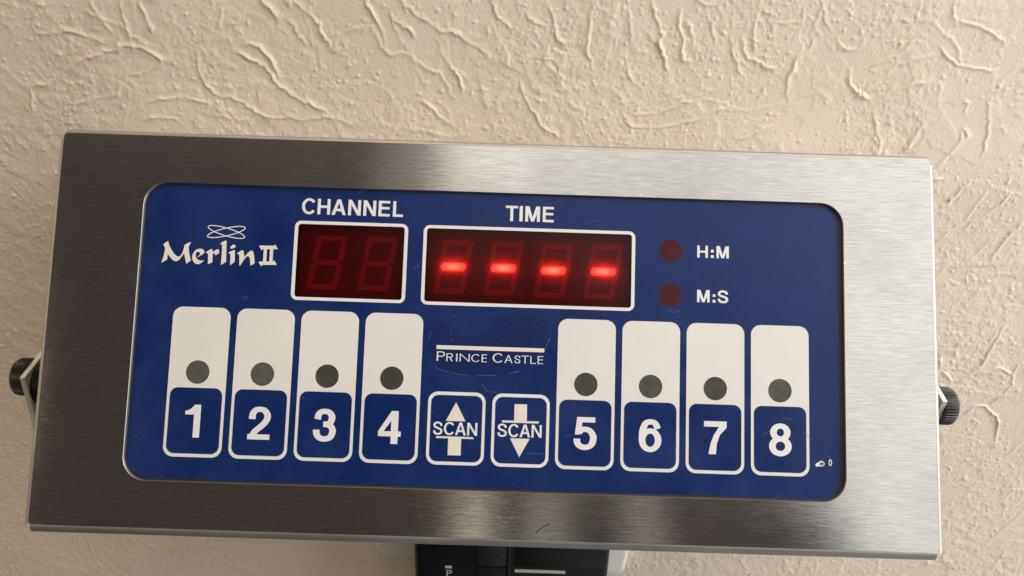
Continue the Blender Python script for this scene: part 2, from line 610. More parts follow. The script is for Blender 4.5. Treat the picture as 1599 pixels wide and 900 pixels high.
def brush_uv(o):
    me = o.data
    uv = me.uv_layers.new(name='brush')
    co_ = [v.co for v in me.vertices]
    for l in me.loops:
        c = co_[l.vertex_index]
        uv.data[l.index].uv = (c.z * 4 + c.y * 1.3, c.x * 4 + c.y * 0.7)


def tag(o, label=None, cat=None, kind=None, group=None):
    for k, v in (('label', label), ('category', cat), ('kind', kind), ('group', group)):
        if v:
            o[k] = v
    return o


# ------------------------------------------------------------------ wall: trowelled plaster as a real height field
RIDGES = [[(-146.3,-35.4),(-145.8,-38.5),(-144.1,-41.1),(-142.9,-43.7),(-141.2,-46.3)],[(-136.9,-35.2),(-136.4,-41.4),(-135.9,-47.8),(-135.5,-50.4)],[(-130.4,-35.0),(-129.1,-40.1),(-128.0,-43.2),(-127.2,-45.3)],[(-169.7,-47.2),(-162.5,-47.3),(-157.8,-46.1),(-152.5,-47.2),(-147.2,-48.6),(-145.1,-49.1)],[(-174.6,-65.5),(-167.6,-64.7),(-162.2,-61.2),(-154.4,-56.5),(-147.1,-53.5),(-141.2,-52.0),(-138.1,-50.5),(-132.1,-51.4),(-127.0,-54.0),(-124.3,-55.0)],[(-124.3,-55.0),(-127.5,-57.3),(-132.4,-59.5),(-138.4,-61.0),(-142.8,-66.8),(-146.7,-69.2)],[(-111.7,-49.2),(-113.0,-54.6),(-112.7,-60.2),(-110.4,-64.0),(-107.3,-66.8),(-101.7,-67.7),(-96.4,-71.0),(-90.9,-73.7),(-82.8,-74.1),(-75.9,-74.4),(-70.0,-73.1),(-65.5,-74.1)],[(-139.6,-74.1),(-134.2,-69.9),(-127.1,-68.5),(-121.2,-67.8),(-115.6,-68.4),(-110.0,-69.4)],[(-98.6,-51.5),(-93.3,-54.0),(-89.1,-56.6),(-86.1,-61.0),(-82.0,-64.8),(-76.5,-68.1),(-71.0,-70.2),(-66.6,-73.5),(-62.0,-75.1),(-59.8,-76.8)],[(-96.0,-48.7),(-90.6,-50.1),(-86.6,-54.4),(-84.8,-59.3)],[(-77.4,-33.4),(-74.4,-36.4),(-70.2,-39.4),(-68.4,-43.5),(-65.9,-47.2),(-63.8,-49.8),(-61.0,-48.7),(-60.2,-45.4)],[(-79.6,-40.2),(-77.7,-42.8),(-76.3,-45.9),(-74.2,-47.5)],[(-59.5,-42.7),(-54.4,-41.5),(-51.2,-41.9),(-48.6,-45.6),(-47.0,-48.8),(-44.9,-50.3),(-39.8,-50.2),(-36.0,-52.2),(-31.6,-54.8),(-27.1,-56.9),(-24.8,-60.8),(-24.3,-64.1)],[(-27.0,-49.8),(-24.8,-53.0),(-21.4,-57.3),(-20.3,-62.9)],[(-41.5,-32.3),(-36.7,-36.3),(-31.3,-39.7),(-26.9,-42.3),(-21.4,-43.1),(-15.9,-46.7),(-10.3,-49.8)],[(-10.0,-31.3),(-8.9,-35.4),(-6.1,-38.4),(-2.8,-41.0)],[(-35.2,-65.6),(-30.6,-68.9),(-27.2,-72.3),(-23.8,-75.1)],[(-102.2,-36.2),(-102.7,-40.4),(-104.2,-43.0)],[(-52.9,-32.6),(-50.9,-36.7),(-47.9,-42.9),(-47.0,-48.2)],[(-135.9,-76.4),(-127.1,-75.5),(-122.5,-76.3)],[(-109.9,-73.2),(-103.8,-74.7),(-95.7,-75.1)],[(-174.3,-66.6),(-175.3,-73.6),(-181.7,-80.8)],[(-163.9,-74.3),(-160.0,-71.9),(-155.0,-70.0),(-147.7,-68.1)],[(-117.9,-76.4),(-112.7,-72.1),(-109.4,-69.1)],[(-88.8,-33.7),(-84.9,-37.7),(-82.9,-39.8)],[(-44.4,-38.1),(-40.1,-41.1),(-36.3,-44.1)],[(6.8,-31.8),(10.2,-34.8),(11.5,-40.0),(13.4,-44.2),(17.3,-44.6)],[(35.5,-32.0),(37.0,-36.1),(38.0,-41.3),(39.4,-43.9)],[(43.4,-29.7),(46.2,-35.8),(48.3,-39.9),(48.2,-44.2),(50.5,-49.5),(52.7,-54.4)],[(54.5,-32.4),(54.1,-37.7),(56.2,-41.8),(56.5,-48.3),(60.0,-49.8)],[(57.1,-35.5),(58.7,-39.6),(60.5,-44.9)],[(62.5,-31.2),(65.0,-37.3),(67.5,-43.6)],[(80.5,-28.6),(80.4,-34.8),(80.3,-41.1),(81.7,-45.8)],[(76.4,-40.7),(78.4,-46.5),(82.1,-48.5),(86.9,-50.6),(91.2,-49.9)],[(73.4,-42.3),(74.0,-46.6),(78.5,-54.1)],[(101.1,-40.4),(100.1,-43.7),(96.5,-48.1),(94.4,-54.7),(94.8,-60.3)],[(37.1,-67.9),(41.0,-73.0),(48.0,-73.3),(56.0,-72.5),(65.9,-69.3),(71.2,-66.2),(76.8,-65.5),(82.7,-66.4),(94.7,-63.2)],[(40.6,-68.9),(49.7,-68.1),(58.4,-64.3),(64.9,-61.3),(70.2,-58.9)],[(79.7,-77.0),(86.2,-73.9),(91.6,-71.3)],[(23.7,-33.4),(23.7,-40.7),(23.6,-47.1),(26.2,-53.0)],[(115.7,-51.9),(117.2,-56.2),(121.3,-59.5),(124.9,-60.5)],[(146.2,-26.6),(146.6,-31.7),(149.3,-33.7),(155.0,-34.6),(163.6,-38.0),(166.7,-41.1)],[(134.6,-40.5),(130.2,-44.9),(122.4,-49.5)],[(140.6,-78.6),(143.8,-72.6),(144.9,-67.9)],[(158.8,-76.8),(162.4,-73.1),(160.3,-69.7)],[(95.3,-30.2),(95.6,-34.3),(90.9,-35.5),(86.6,-36.1),(86.6,-39.3)],[(36.2,-45.6),(38.1,-54.3),(41.2,-57.5),(44.3,-59.7)],[(6.5,-49.8),(10.9,-50.2),(14.5,-53.4),(13.6,-58.4)],[(0.1,-58.8),(2.5,-64.4),(8.6,-73.4),(15.8,-77.9)],[(145.0,-42.3),(151.9,-47.4),(160.1,-48.8),(166.9,-49.2)],[(108.2,-40.2),(112.2,-43.3),(116.7,-43.7),(118.3,-41.0)],[(158.3,-100.3),(161.5,-98.9),(164.9,-93.7),(169.0,-89.2)],[(162.4,-113.8),(168.1,-107.7),(171.7,-103.0),(174.1,-96.6),(175.6,-91.5)],[(170.7,-110.2),(172.6,-106.2),(176.1,-103.5),(181.8,-98.2),(184.6,-91.8)],[(176.4,-122.1),(181.2,-115.2),(185.2,-109.7)],[(185.4,-121.1),(187.5,-113.6),(190.4,-108.9),(192.8,-104.9)],[(141.1,-79.2),(143.1,-75.5),(145.1,-71.9)],[(154.7,-84.2),(157.6,-79.8),(160.4,-75.0),(160.4,-70.9)],[(178.7,-170.7),(177.5,-163.8),(180.8,-161.4),(186.7,-154.4)],[(186.3,-176.7),(194.2,-169.3),(196.8,-160.1),(199.7,-148.0)],[(178.9,-171.5),(182.8,-173.7),(185.1,-177.5)],[(219.4,-213.5),(223.9,-205.6)],[(193.1,-194.2),(199.3,-187.4),(205.9,-191.2),(209.6,-194.4),(212.3,-206.1)],[(204.0,-187.2),(208.4,-181.4),(210.3,-176.6),(209.3,-171.1),(211.5,-165.6)],[(196.8,-171.6),(202.7,-169.0),(209.8,-172.7)],[(224.5,-264.2),(236.0,-244.5)]]


def build_wall():
    rng = np.random.default_rng(11)
    step = 0.345
    X0, X1, Z0, Z1 = -256.0, 256.0, -312.0, -10.0
    xf = np.arange(X0, X1 + .01, step)
    zf = np.arange(Z0, Z1 + .01, step)
    nx, nz = len(xf), len(zf)
    H = np.zeros((nz, nx), np.float32)

    def vnoise(scale, seed):
        r = np.random.default_rng(seed)
        gx, gz = int((X1 - X0) / scale) + 3, int((Z1 - Z0) / scale) + 3
        g = r.random((gz, gx)).astype(np.float32)
        u = (xf - X0) / scale
        v = (zf - Z0) / scale
        iu, iv = u.astype(int), v.astype(int)
        fu, fv = u - iu, v - iv
        fu = fu * fu * (3 - 2 * fu)
        fv = fv * fv * (3 - 2 * fv)
        a = g[np.ix_(iv, iu)] * (1 - fu) + g[np.ix_(iv, iu + 1)] * fu
        b = g[np.ix_(iv + 1, iu)] * (1 - fu) + g[np.ix_(iv + 1, iu + 1)] * fu
        return a * (1 - fv[:, None]) + b * fv[:, None]
    H += 0.5 * (vnoise(46, 1) - .5) + 0.22 * (vnoise(19, 2) - .5) + 0.09 * (vnoise(7, 3) - .5)
    rough = np.clip((vnoise(26, 4) - 0.35) * 2.2, 0.0, 1.0)
    H += rough * (0.24 * (vnoise(2.6, 5) - .5) + 0.15 * (vnoise(1.15, 6) - .5))
    # thin skins of plaster with a crisp edge
    for sc_, sd, th, hh_ in ((34, 21, .56, .15), (22, 22, .60, .13), (13, 23, .66, .11)):
        n_ = vnoise(sc_, sd) + .28 * (vnoise(sc_ / 3, sd + 30) - .5) + .14 * (vnoise(sc_ / 8, sd + 60) - .5)
        H += hh_ * np.clip((n_ - th) / .025, 0, 1) * (1 - np.clip((n_ - th) / .25, 0, 1))
    RG = np.zeros_like(H)

    def ridge(pts, h, sg, skew):
        pts = np.array(spline(pts, 5))
        # a wandering line of varying height
        jit = rng.normal(0, .28, pts.shape)
        pts = pts + jit
        n = len(pts)
        env = np.minimum(1, np.minimum(np.arange(n) + 1, n - np.arange(n)) / 4.0)
        hh = h * env * (0.15 + 1.5 * np.convolve(rng.random(n + 4), np.ones(5) / 5, 'valid')[:n] ** 1.5 * 1.6)
        for i in range(n - 1):
            a, b = pts[i], pts[i + 1]
            lo = np.minimum(a, b) - 5 * sg
            hi = np.maximum(a, b) + 5 * sg
            i0, i1 = np.searchsorted(xf, [lo[0], hi[0]])
            j0, j1 = np.searchsorted(zf, [lo[1], hi[1]])
            if i1 <= i0 or j1 <= j0:
                continue
            gx, gz = np.meshgrid(xf[i0:i1], zf[j0:j1])
            d = b - a
            L = d @ d + 1e-9
            t = np.clip(((gx - a[0]) * d[0] + (gz - a[1]) * d[1]) / L, 0, 1)
            dx, dz = gx - a[0] - t * d[0], gz - a[1] - t * d[1]
            side = np.sign(d[0] * dz - d[1] * dx) * skew
            dist = np.sqrt(dx * dx + dz * dz)
            s_ = np.where(side > 0, sg * 2.0, sg * .8)
            val = (hh[i] * (1 - t) + hh[i + 1] * t) * np.exp(-(dist / s_) ** 2)
            RG[j0:j1, i0:i1] = np.maximum(RG[j0:j1, i0:i1], val)
    for k, pl in enumerate(RIDGES):
        ridge(pl, 0.31 + .20 * rng.random(), 0.34 + .14 * rng.random(), 1 if rng.random() < .5 else -1)
    # more trowel marks where the photograph hides or blurs them
    for k in range(260):
        a = np.array([rng.uniform(X0, X1), rng.uniform(Z0, Z1)])
        low = a[1] < -150 and a[0] < 120
        ang = rng.normal(-1.0, .5) if a[0] < 110 else rng.normal(.85, .35)
        ln = rng.uniform(6, 30)
        pts = [tuple(a)]
        for q in range(4):
            ang += rng.normal(0, .28)
            a = a + ln / 4 * np.array([math.cos(ang), math.sin(ang)])
            pts.append(tuple(a))
        ridge(pts, rng.uniform(.08, .27) * (.55 if low else 1), rng.uniform(.38, .6), 1 if rng.random() < .5 else -1)
    for k in range(700):
        a = np.array([rng.uniform(X0, X1), rng.uniform(Z0, Z1)])
        ang = rng.normal(-1.0, .7) if a[0] < 110 else rng.normal(.8, .6)
        ln = rng.uniform(2, 8)
        pts = [tuple(a)]
        for q in range(3):
            ang += rng.normal(0, .5)
            a = a + ln / 3 * np.array([math.cos(ang), math.sin(ang)])
            pts.append(tuple(a))
        ridge(pts, rng.uniform(.08, .24), rng.uniform(.26, .38), 1 if rng.random() < .5 else -1)
    # grains and drips of plaster
    dens = vnoise(24, 9)
    for k in range(62000):
        x, z = rng.uniform(X0 + 3, X1 - 3), rng.uniform(Z0 + 3, Z1 - 3)
        i, j = int((x - X0) / step), int((z - Z0) / step)
        if dens[j, i] < rng.uniform(.2, .8):
            continue
        r = (.24 + .42 * rng.random() ** 2.6) * (1.3 if rng.random() < .06 else 1)
        ax = rng.uniform(.7, 1.4)
        m = int(3 * r / step) + 1
        gx, gz = np.meshgrid(xf[max(0, i - m):i + m] - x, zf[max(0, j - m):j + m] - z)
        val = r * rng.uniform(.3, .62) * np.exp(-((gx / ax) ** 2 + (gz * ax) ** 2) / (r * r) * 1.2)
        sl = RG[max(0, j - m):j + m, max(0, i - m):i + m]
        np.maximum(sl, val, out=sl)
    H += RG
    # coarse continuation beyond the trowelled part in view
    xo = np.array([-1200, -700, -420, -300.])
    zo = np.array([-900, -600, -420, -350.])
    xs = np.concatenate([xo, xf, -xo[::-1]])
    zs = np.concatenate([zo, zf, np.array([10, 100, 300, 700.])])
    Hf = np.pad(H, 4, mode='edge')
    nx, nz = len(xs), len(zs)
    co_ = np.empty((nz, nx, 3), np.float32)
    co_[..., 0] = xs[None, :] * MM
    co_[..., 1] = -(Hf - 0.3) * MM
    co_[..., 2] = zs[:, None] * MM + ZO
    idx = np.arange(nx * nz, dtype=np.int32).reshape(nz, nx)
    q = np.stack([idx[:-1, :-1], idx[:-1, 1:], idx[1:, 1:], idx[1:, :-1]], -1).reshape(-1, 4)
    me = bpy.data.meshes.new('wall')
    me.vertices.add(nx * nz)
    me.vertices.foreach_set('co', co_.ravel())
    me.loops.add(q.size)
    me.loops.foreach_set('vertex_index', q.ravel())
    me.polygons.add(len(q))
    me.polygons.foreach_set('loop_start', np.arange(0, q.size, 4, dtype=np.int32))
    me.polygons.foreach_set('use_smooth', np.ones(len(q), bool))
    me.update()
    o = link('wall', me, 'plaster')
    return tag(o, 'beige trowelled plaster wall behind the timer', 'wall', 'structure')


build_wall()

# ------------------------------------------------------------------ the timer
timer = empty('kitchen_timer', (FC.x, -0.08656769697, ZO - 0.12773911328))
timer.rotation_euler = (math.radians(-32.098), 0, 0)
tag(timer, 'brushed steel kitchen timer with a blue eight button panel and red display', 'timer')

UX, VT, VB, RB = 131.15, -71.86, 47.54, 1.35           # flat half width, outer top and bottom, bend radius
OPEN = rrect(-105.5, -56.4, 104.8, 31.85, 7.0, 12)     # cut-out in the front sheet
DEPTH = 45.0


def build_cover():
    RV = 2.4
    RT = 1.3
    ft, fb = VT + RT, VB - RV
    front = [(-UX, ft + 1.0), (-UX + .25, ft + .3), (-UX + .9, ft), (UX - .9, ft), (UX - .25, ft + .3), (UX, ft + 1.0),
             (UX, fb - 1.0), (UX - .25, fb - .3), (UX - .9, fb), (-UX + .9, fb), (-UX + .25, fb - .3), (-UX, fb - 1.0)]
    rv, tri = cdt([front], [OPEN])
    bm = bmesh.new()
    vv = [bm.verts.new((x * MM, 0, -y * MM)) for x, y in rv]
    for t in tri:
        bm.faces.new([vv[i] for i in t])
    for f in bm.faces:
        f.normal_update()
        if f.normal.y > 0:
            f.normal_flip()

    n = 10
    arc = [(RB * math.sin(t), RB * (1 - math.cos(t))) for t in [math.pi / 2 * i / n for i in range(n + 1)]]
    prof = arc + [(RB, DEPTH), (RB - 1.2, DEPTH), (RB - 1.2, RB)]
    arv = [(RV * math.sin(t), RV * (1 - math.cos(t))) for t in [math.pi / 2 * i / n for i in range(n + 1)]]
    prof_top = [(RT * math.sin(t), RT * (1 - math.cos(t))) for t in [math.pi / 2 * i / n for i in range(n + 1)]] + [(RT, DEPTH), (RT - 1.2, DEPTH), (RT - 1.2, RT)]
    prv = arv + [(RV, DEPTH), (RV - 1.2, DEPTH), (RV - 1.2, RV)]
    o = from_bm('front_cover', bm, 'brushed_steel', timer)
    brush_uv(o)
    for nm_, edge, sg in (('top_flange', ft - .03, -1), ('bottom_flange', fb + .03, 1)):
        bm = bmesh.new()
        prev = None
        for q in (prof_top if sg < 0 else prv):
            cur = [bm.verts.new(Vector((u_, q[1], -(edge + sg * q[0]))) * MM) for u_ in (-UX + .5, UX - .5)]
            if prev:
                bm.faces.new((prev[0], prev[1], cur[1], cur[0]))
            prev = cur
        from_bm(nm_, bm, 'flange_steel', timer)
    for sg in (-1, 1):
        bm = bmesh.new()
        prev = None
        for q in prof:
            cur = [bm.verts.new(Vector((sg * (UX + .03 + q[0]), q[1], -v_)) * MM) for v_ in (VT + 2.7, VB - 2.4)]
            if prev:
                bm.faces.new((prev[0], prev[1], cur[1], cur[0]))
            prev = cur
        from_bm('side_flange', bm, 'flange_steel', timer)
    # bare cut edge of the opening
    bm = bmesh.new()
    k = len(OPEN)
    a = [bm.verts.new(Vector((x, -.02, -y)) * MM) for x, y in OPEN]
    cxo, cyo = -.35, -12.3
    b = [bm.verts.new(Vector((x - .12 * (1 if x > cxo else -1), .14, -(y - .12 * (1 if y > cyo else -1)))) * MM) for x, y in OPEN]
    c = [bm.verts.new(Vector((x - .12 * (1 if x > cxo else -1), 1.5, -(y - .12 * (1 if y > cyo else -1)))) * MM) for x, y in OPEN]
    for i in range(k):
        j = (i + 1) % k
        bm.faces.new((a[i], a[j], b[j], b[i]))
        bm.faces.new((b[i], b[j], c[j], c[i]))
    smooth(from_bm('opening_edge', bm, 'edge_steel', timer), 50)
    # rear housing inside the cover
    hb = box_bm(-UX + 1, UX - 1, 7.0, DEPTH - .8, -(VB - 2.6), -(VT + 2.6), 1.0)
    from_bm('rear_housing', hb, 'bracket_steel', timer)
    # gouge in the lower rim
    g = spline([(15.0, 43.0), (16.3, 41.9), (17.2, 41.2), (18.0, 41.0), (18.9, 40.2)], 4)
    flat('gouge', strip(g, .42, .42), 'dent', timer, -.03)
    g2 = [(x + .25, y + .33) for x, y in g[2:-3]]
    flat('gouge', strip(g2, .22, .22), 'edge_steel', timer, -.035)


build_cover()

CHW = rrect(-59.65, -46.0, -25.7, -22.15, 1.9)          # outer rim of the two display windows
CHI = rrect(-58.6, -45.05, -26.75, -23.1, .9)
TIW = rrect(-21.05, -45.95, 42.35, -22.0, 1.9)
TII = rrect(-20.05, -45.0, 41.35, -22.95, .9)
PW = 1.25                                                # overlay lies behind the front sheet

panel = flat('overlay_panel', [rrect(-109, -60, 108.3, 35.4, 6)], 'blue_overlay', timer, PW, [CHI, TII])
Wp = PW - 0.05
flat('recess_shade', [rrect(-107, -58, 106.3, 33.4, 6)], 'recess_shade_black', timer, PW - .12, [rrect(-104.75, -55.95, 103.75, 31.15, 6.3, 12)])  # dark strip painting the shade in the recess round the overlay
Wq = PW - 0.09
Wr = PW - 0.13


def words(name, items, mat, parent, y0, y1, sv, sh, wd=Wp):
    """one line of lettering; items are (letter, left, right)"""
    polys = []
    for ch, a, b in items:
        over = .02 * (y1 - y0) if ch in 'CS' else 0
        polys += glyph(ch, a, b, y0 - over, y1 + over, sv, sh)
    return flat(name, polys, mat, parent, wd)


words('channel_lettering', [('C', -57.9, -53.75), ('H', -53.2, -49.4), ('A', -48.95, -44.65), ('N', -44.0, -40.2), ('N', -39.45, -35.65),
                            ('E', -34.9, -31.45), ('L', -30.55, -27.5)], 'white_print', timer, -52.85, -48.1, .90, .76)
words('time_lettering', [('T', 3.3, 6.95), ('I', 7.45, 8.42), ('M', 9.2, 13.6), ('E', 14.45, 17.75)], 'white_print', timer, -52.6, -47.93, .88, .72)
words('hours_lettering', [('H', 60.9, 64.1), (':', 65.0, 65.85), ('M', 66.65, 70.35)], 'white_print', timer, -42.35, -38.68, .74, .62)
words('minutes_lettering', [('M', 60.95, 64.7), (':', 65.6, 66.42), ('S', 67.05, 70.25)], 'white_print', timer, -29.0, -25.3, .74, .62)

# script logo
LOGO = {
    'M': [(-98.55, -37.61), (-97.22, -38.56), (-96.98, -37.78), (-96.56, -36.89), (-95.87, -35.76), (-95.08, -34.76), (-94.31, -34.12), (-93.76, -33.96), (-93.24, -34.22), (-92.71, -35.02), (-92.43, -36.12), (-92.3, -36.85), (-92.27, -37.51), (-91.5, -38.02), (-90.36, -38.51), (-90.59, -37.87), (-90.94, -36.95), (-90.81, -35.81), (-90.51, -34.49), (-89.98, -32.94), (-91.27, -31.87), (-91.67, -33.12), (-91.92, -34.08), (-92.13, -34.98), (-92.65, -34.3), (-93.18, -33.37), (-93.73, -32.81), (-94.37, -32.52), (-95.03, -32.65), (-95.8, -33.23), (-96.45, -33.93), (-96.99, -34.76), (-97.07, -33.91), (-97.07, -33.01), (-97.88, -32.44), (-98.78, -31.93), (-98.42, -33.14), (-98.11, -34.6), (-97.93, -36.06), (-98.02, -36.54), (-98.37, -37.13)],
    'e': [(-86.08, -33.06), (-86.66, -32.44), (-87.28, -32.0), (-88.05, -31.85), (-88.78, -32.13), (-89.37, -32.77), (-89.68, -33.67), (-89.68, -34.51), (-89.38, -35.31), (-88.84, -36.05), (-88.15, -36.47), (-87.44, -36.56), (-86.71, -36.42), (-86.2, -35.96), (-86.16, -35.41), (-86.6, -34.85), (-87.34, -34.41), (-88.02, -33.96), (-88.15, -34.08), (-87.65, -34.52), (-87.38, -34.95), (-87.47, -35.31), (-87.85, -35.6), (-88.32, -35.55), (-88.65, -35.15), (-88.7, -34.55), (-88.5, -33.89), (-88.03, -33.3), (-87.42, -33.02), (-86.82, -32.98)],
    'r': [(-85.74, -35.43), (-85.01, -36.11), (-84.09, -36.65), (-83.84, -36.39), (-83.66, -35.67), (-83.21, -35.99), (-82.53, -36.5), (-82.05, -36.51), (-81.75, -35.98), (-81.76, -35.43), (-82.76, -34.68), (-83.1, -35.27), (-83.63, -35.25), (-83.61, -34.11), (-83.58, -32.54), (-84.89, -31.95), (-84.9, -33.34), (-84.97, -34.67), (-85.13, -35.2), (-85.67, -35.31)],
    'l': [(-81.77, -38.08), (-81.02, -38.8), (-79.94, -39.3), (-79.76, -39.1), (-79.67, -36.52), (-79.49, -32.83), (-80.99, -31.84), (-80.95, -34.76), (-81.0, -37.33), (-81.09, -38.11)],
    'i': [(-79.0, -35.54), (-78.19, -36.14), (-77.28, -36.46), (-77.08, -36.26), (-77.01, -34.54), (-76.95, -32.83), (-78.27, -31.9), (-78.3, -33.81), (-78.31, -34.84), (-78.56, -35.27)],
    'dot': [(-78.58, -37.33), (-77.57, -38.25), (-76.81, -37.56), (-77.74, -36.92), (-78.33, -36.82)],
    'n': [(-76.48, -35.38), (-75.64, -36.13), (-74.82, -36.5), (-74.46, -36.17), (-74.29, -34.97), (-74.17, -34.46), (-73.39, -35.52), (-72.59, -36.32), (-72.01, -36.51), (-71.59, -36.09), (-71.32, -35.07), (-70.96, -32.68), (-72.17, -31.92), (-72.37, -33.49), (-72.64, -34.51), (-73.09, -34.81), (-73.5, -34.66), (-74.28, -33.6), (-74.88, -32.47), (-75.27, -31.86), (-75.52, -31.88), (-75.6, -33.56), (-75.73, -34.93), (-75.96, -35.26)],
    'bar': [(-70.01, -37.95), (-69.65, -38.08), (-65.48, -38.15), (-65.26, -38.65), (-64.31, -37.13), (-68.9, -36.99), (-69.13, -36.6)],
    'foot': [(-69.83, -33.03), (-69.42, -33.28), (-65.61, -33.4), (-65.26, -33.81), (-64.32, -32.42), (-68.59, -32.28), (-68.93, -31.8)],
    'stem': [(-68.54, -37.22), (-67.59, -37.25), (-67.53, -33.22), (-68.51, -33.19)],
    'stem2': [(-66.67, -37.28), (-65.69, -37.31), (-65.68, -33.28), (-66.65, -33.25)]}
flat('script_logo', list(LOGO.values()), 'cream_print', timer, Wp)
rings = []
for sgn in (1, -1):
    rings += strip(circle(-80.02, -41.85, 5.72, 1.16, 64, math.radians(14.6 * sgn)), .27, .27, True)
flat('orbit_emblem', rings, 'white_print', timer, Wp)

# maker's name under a bar
maker = empty('maker_nameplate', (0, 0, 0), timer)
flat('underline', [rect(-15.78, -10.12, 16.0, -8.97)], 'cream_print', maker, Wp)
nm = []
for ch, a, b, t in [('P', -15.6, -13.2, -8.28), ('R', -12.75, -10.85, -7.82), ('I', -9.88, -9.5, -7.82), ('N', -8.85, -5.9, -7.82), ('C', -5.4, -2.9, -7.82),
                    ('E', -2.35, -.83, -7.82), ('C', .88, 3.9, -8.28), ('A', 4.35, 6.75, -7.82), ('S', 7.3, 9.05, -7.82), ('T', 9.3, 11.55, -7.82),
                    ('L', 12.0, 13.65, -7.82), ('E', 14.15, 15.75, -7.82)]:
    nm += glyph(ch, a, b, t, -5.52, .44 if t < -8 else .31, .25 if t < -8 else .21)
flat('lettering', nm, 'white_print', maker, Wp)

flat('worn_patch', [spline([(-18.2, -15.5), (-16.5, -18), (-12, -15.5), (-9.8, -13.4), (-5, -12.8), (0, -15), (1.5, -19), (14, -19.5), (17.6, -14), (16.6, -9.5), (15, -5), (10, -2.8), (3, -1.7), (-3, -1.6), (-9, -1.9), (-15, -3.6), (-17.8, -8)], 3)],
     'worn_blue', timer, PW - .02)
# small worn marks by the last button
wm = flat('worn_mark', [[(95.71, 21.02), (95.95, 20.69), (96.51, 20.45), (97.07, 20.02), (97.63, 19.91), (98.19, 20.21), (98.46, 20.75), (98.13, 21.36), (97.43, 21.52), (96.31, 21.51), (95.94, 21.66)]],
          'white_print', timer, Wp)
flat('worn_centre', [[(96.92, 20.8), (97.35, 20.33), (97.91, 20.31), (98.28, 20.71), (97.9, 21.09), (96.97, 21.12)]], 'grey_lens', wm, Wq)
flat('worn_mark', strip(circle(100.07, 20.36, .36, .82, 28), .26, .26, True), 'white_print', timer, Wp)

# ---- channel buttons
PITCH = 19.0
for k, col in zip('12345678', (0, 1, 2, 3, 6, 7, 8, 9)):
    u = (col - 4.5) * PITCH
    b = empty('channel_button', (u * MM, 0, 0), timer)
    flat('key_card', [rrect(-8.52, -19.1, 8.52, 24.6, 2.9)], 'cream_overlay', b, Wp)
    flat('key_face', [rrect(-7.66, 4.6, 7.66, 23.62, 2.3)], 'blue_overlay', b, Wq)
    x0, x1 = (-3.25, 3.35)
    if k == '1':
        x0, x1 = -2.75, 1.75
    flat('number', glyph(k, x0, x1, 9.5, 18.98, 1.92, 1.52), 'white_print', b, Wr)
    lens = flat('indicator_lens', [circle(0, 0, 3.28, n=40)], 'grey_lens', b, Wq)
    flat('lens_rim', strip(circle(0, 0, 3.33, n=40), .16, .16, True), 'dark_rim', lens, Wq - .02)

# ---- the two scan keys
for u, up in ((-9.15, True), (9.65, False)):
    name = 'scan_button'
    b = empty(name, (u * MM, 0, 0), timer)
    flat('key_rim', [rrect(-8.4, 3.42, 8.4, 24.48, 2.9)], 'white_print', b, Wp, [rrect(-7.55, 4.4, 7.55, 23.55, 2.2)])
    w0 = (-15.84 + 9.15) if up else (3.19 - 9.65)
    off = 0 if up else .05
    words('lettering', [('S', -6.65, -3.9), ('C', -3.5, -.4), ('A', -.2, 2.95), ('N', 3.3, 6.25)], 'white_print', b, 12.2, 15.88, .62, .52)
    if up:
        flat('arrow', [[(-.21, 6.42), (-3.05, 11.86), (2.73, 11.86)], [(-5.55, 16.32), (5.0, 16.32), (5.4, 16.88), (-5.85, 16.88)],
                       [(-2.12, 16.6), (1.67, 16.6), (1.67, 21.7), (-2.12, 21.7)]], 'cream_print', b, Wp)
    else:
        flat('arrow', [[(-1.88, 6.38), (1.78, 6.38), (1.82, 11.4), (-1.9, 11.4)], [(-5.56, 11.2), (5.45, 11.2), (5.2, 11.8), (-5.25, 11.8)],
                       [(-2.92, 16.28), (2.8, 16.28), (-.08, 21.62)]], 'cream_print', b, Wp)

# ---- mode lamps
for v in (-40.57, -27.32):
    l = flat('mode_lamp', [circle(53.1, v, 3.3, n=40)], 'red_lens', timer, Wp)
    flat('lens_rim', strip(circle(53.1, v, 3.36, n=40), .22, .22, True), 'dark_rim', l, Wq)


# ---- displays
SL = 2.55 / 16.5                                   # lean of the digits
T = 1.62                                           # width of a bar
DH, DW = 16.4, 9.25
GAP = .16


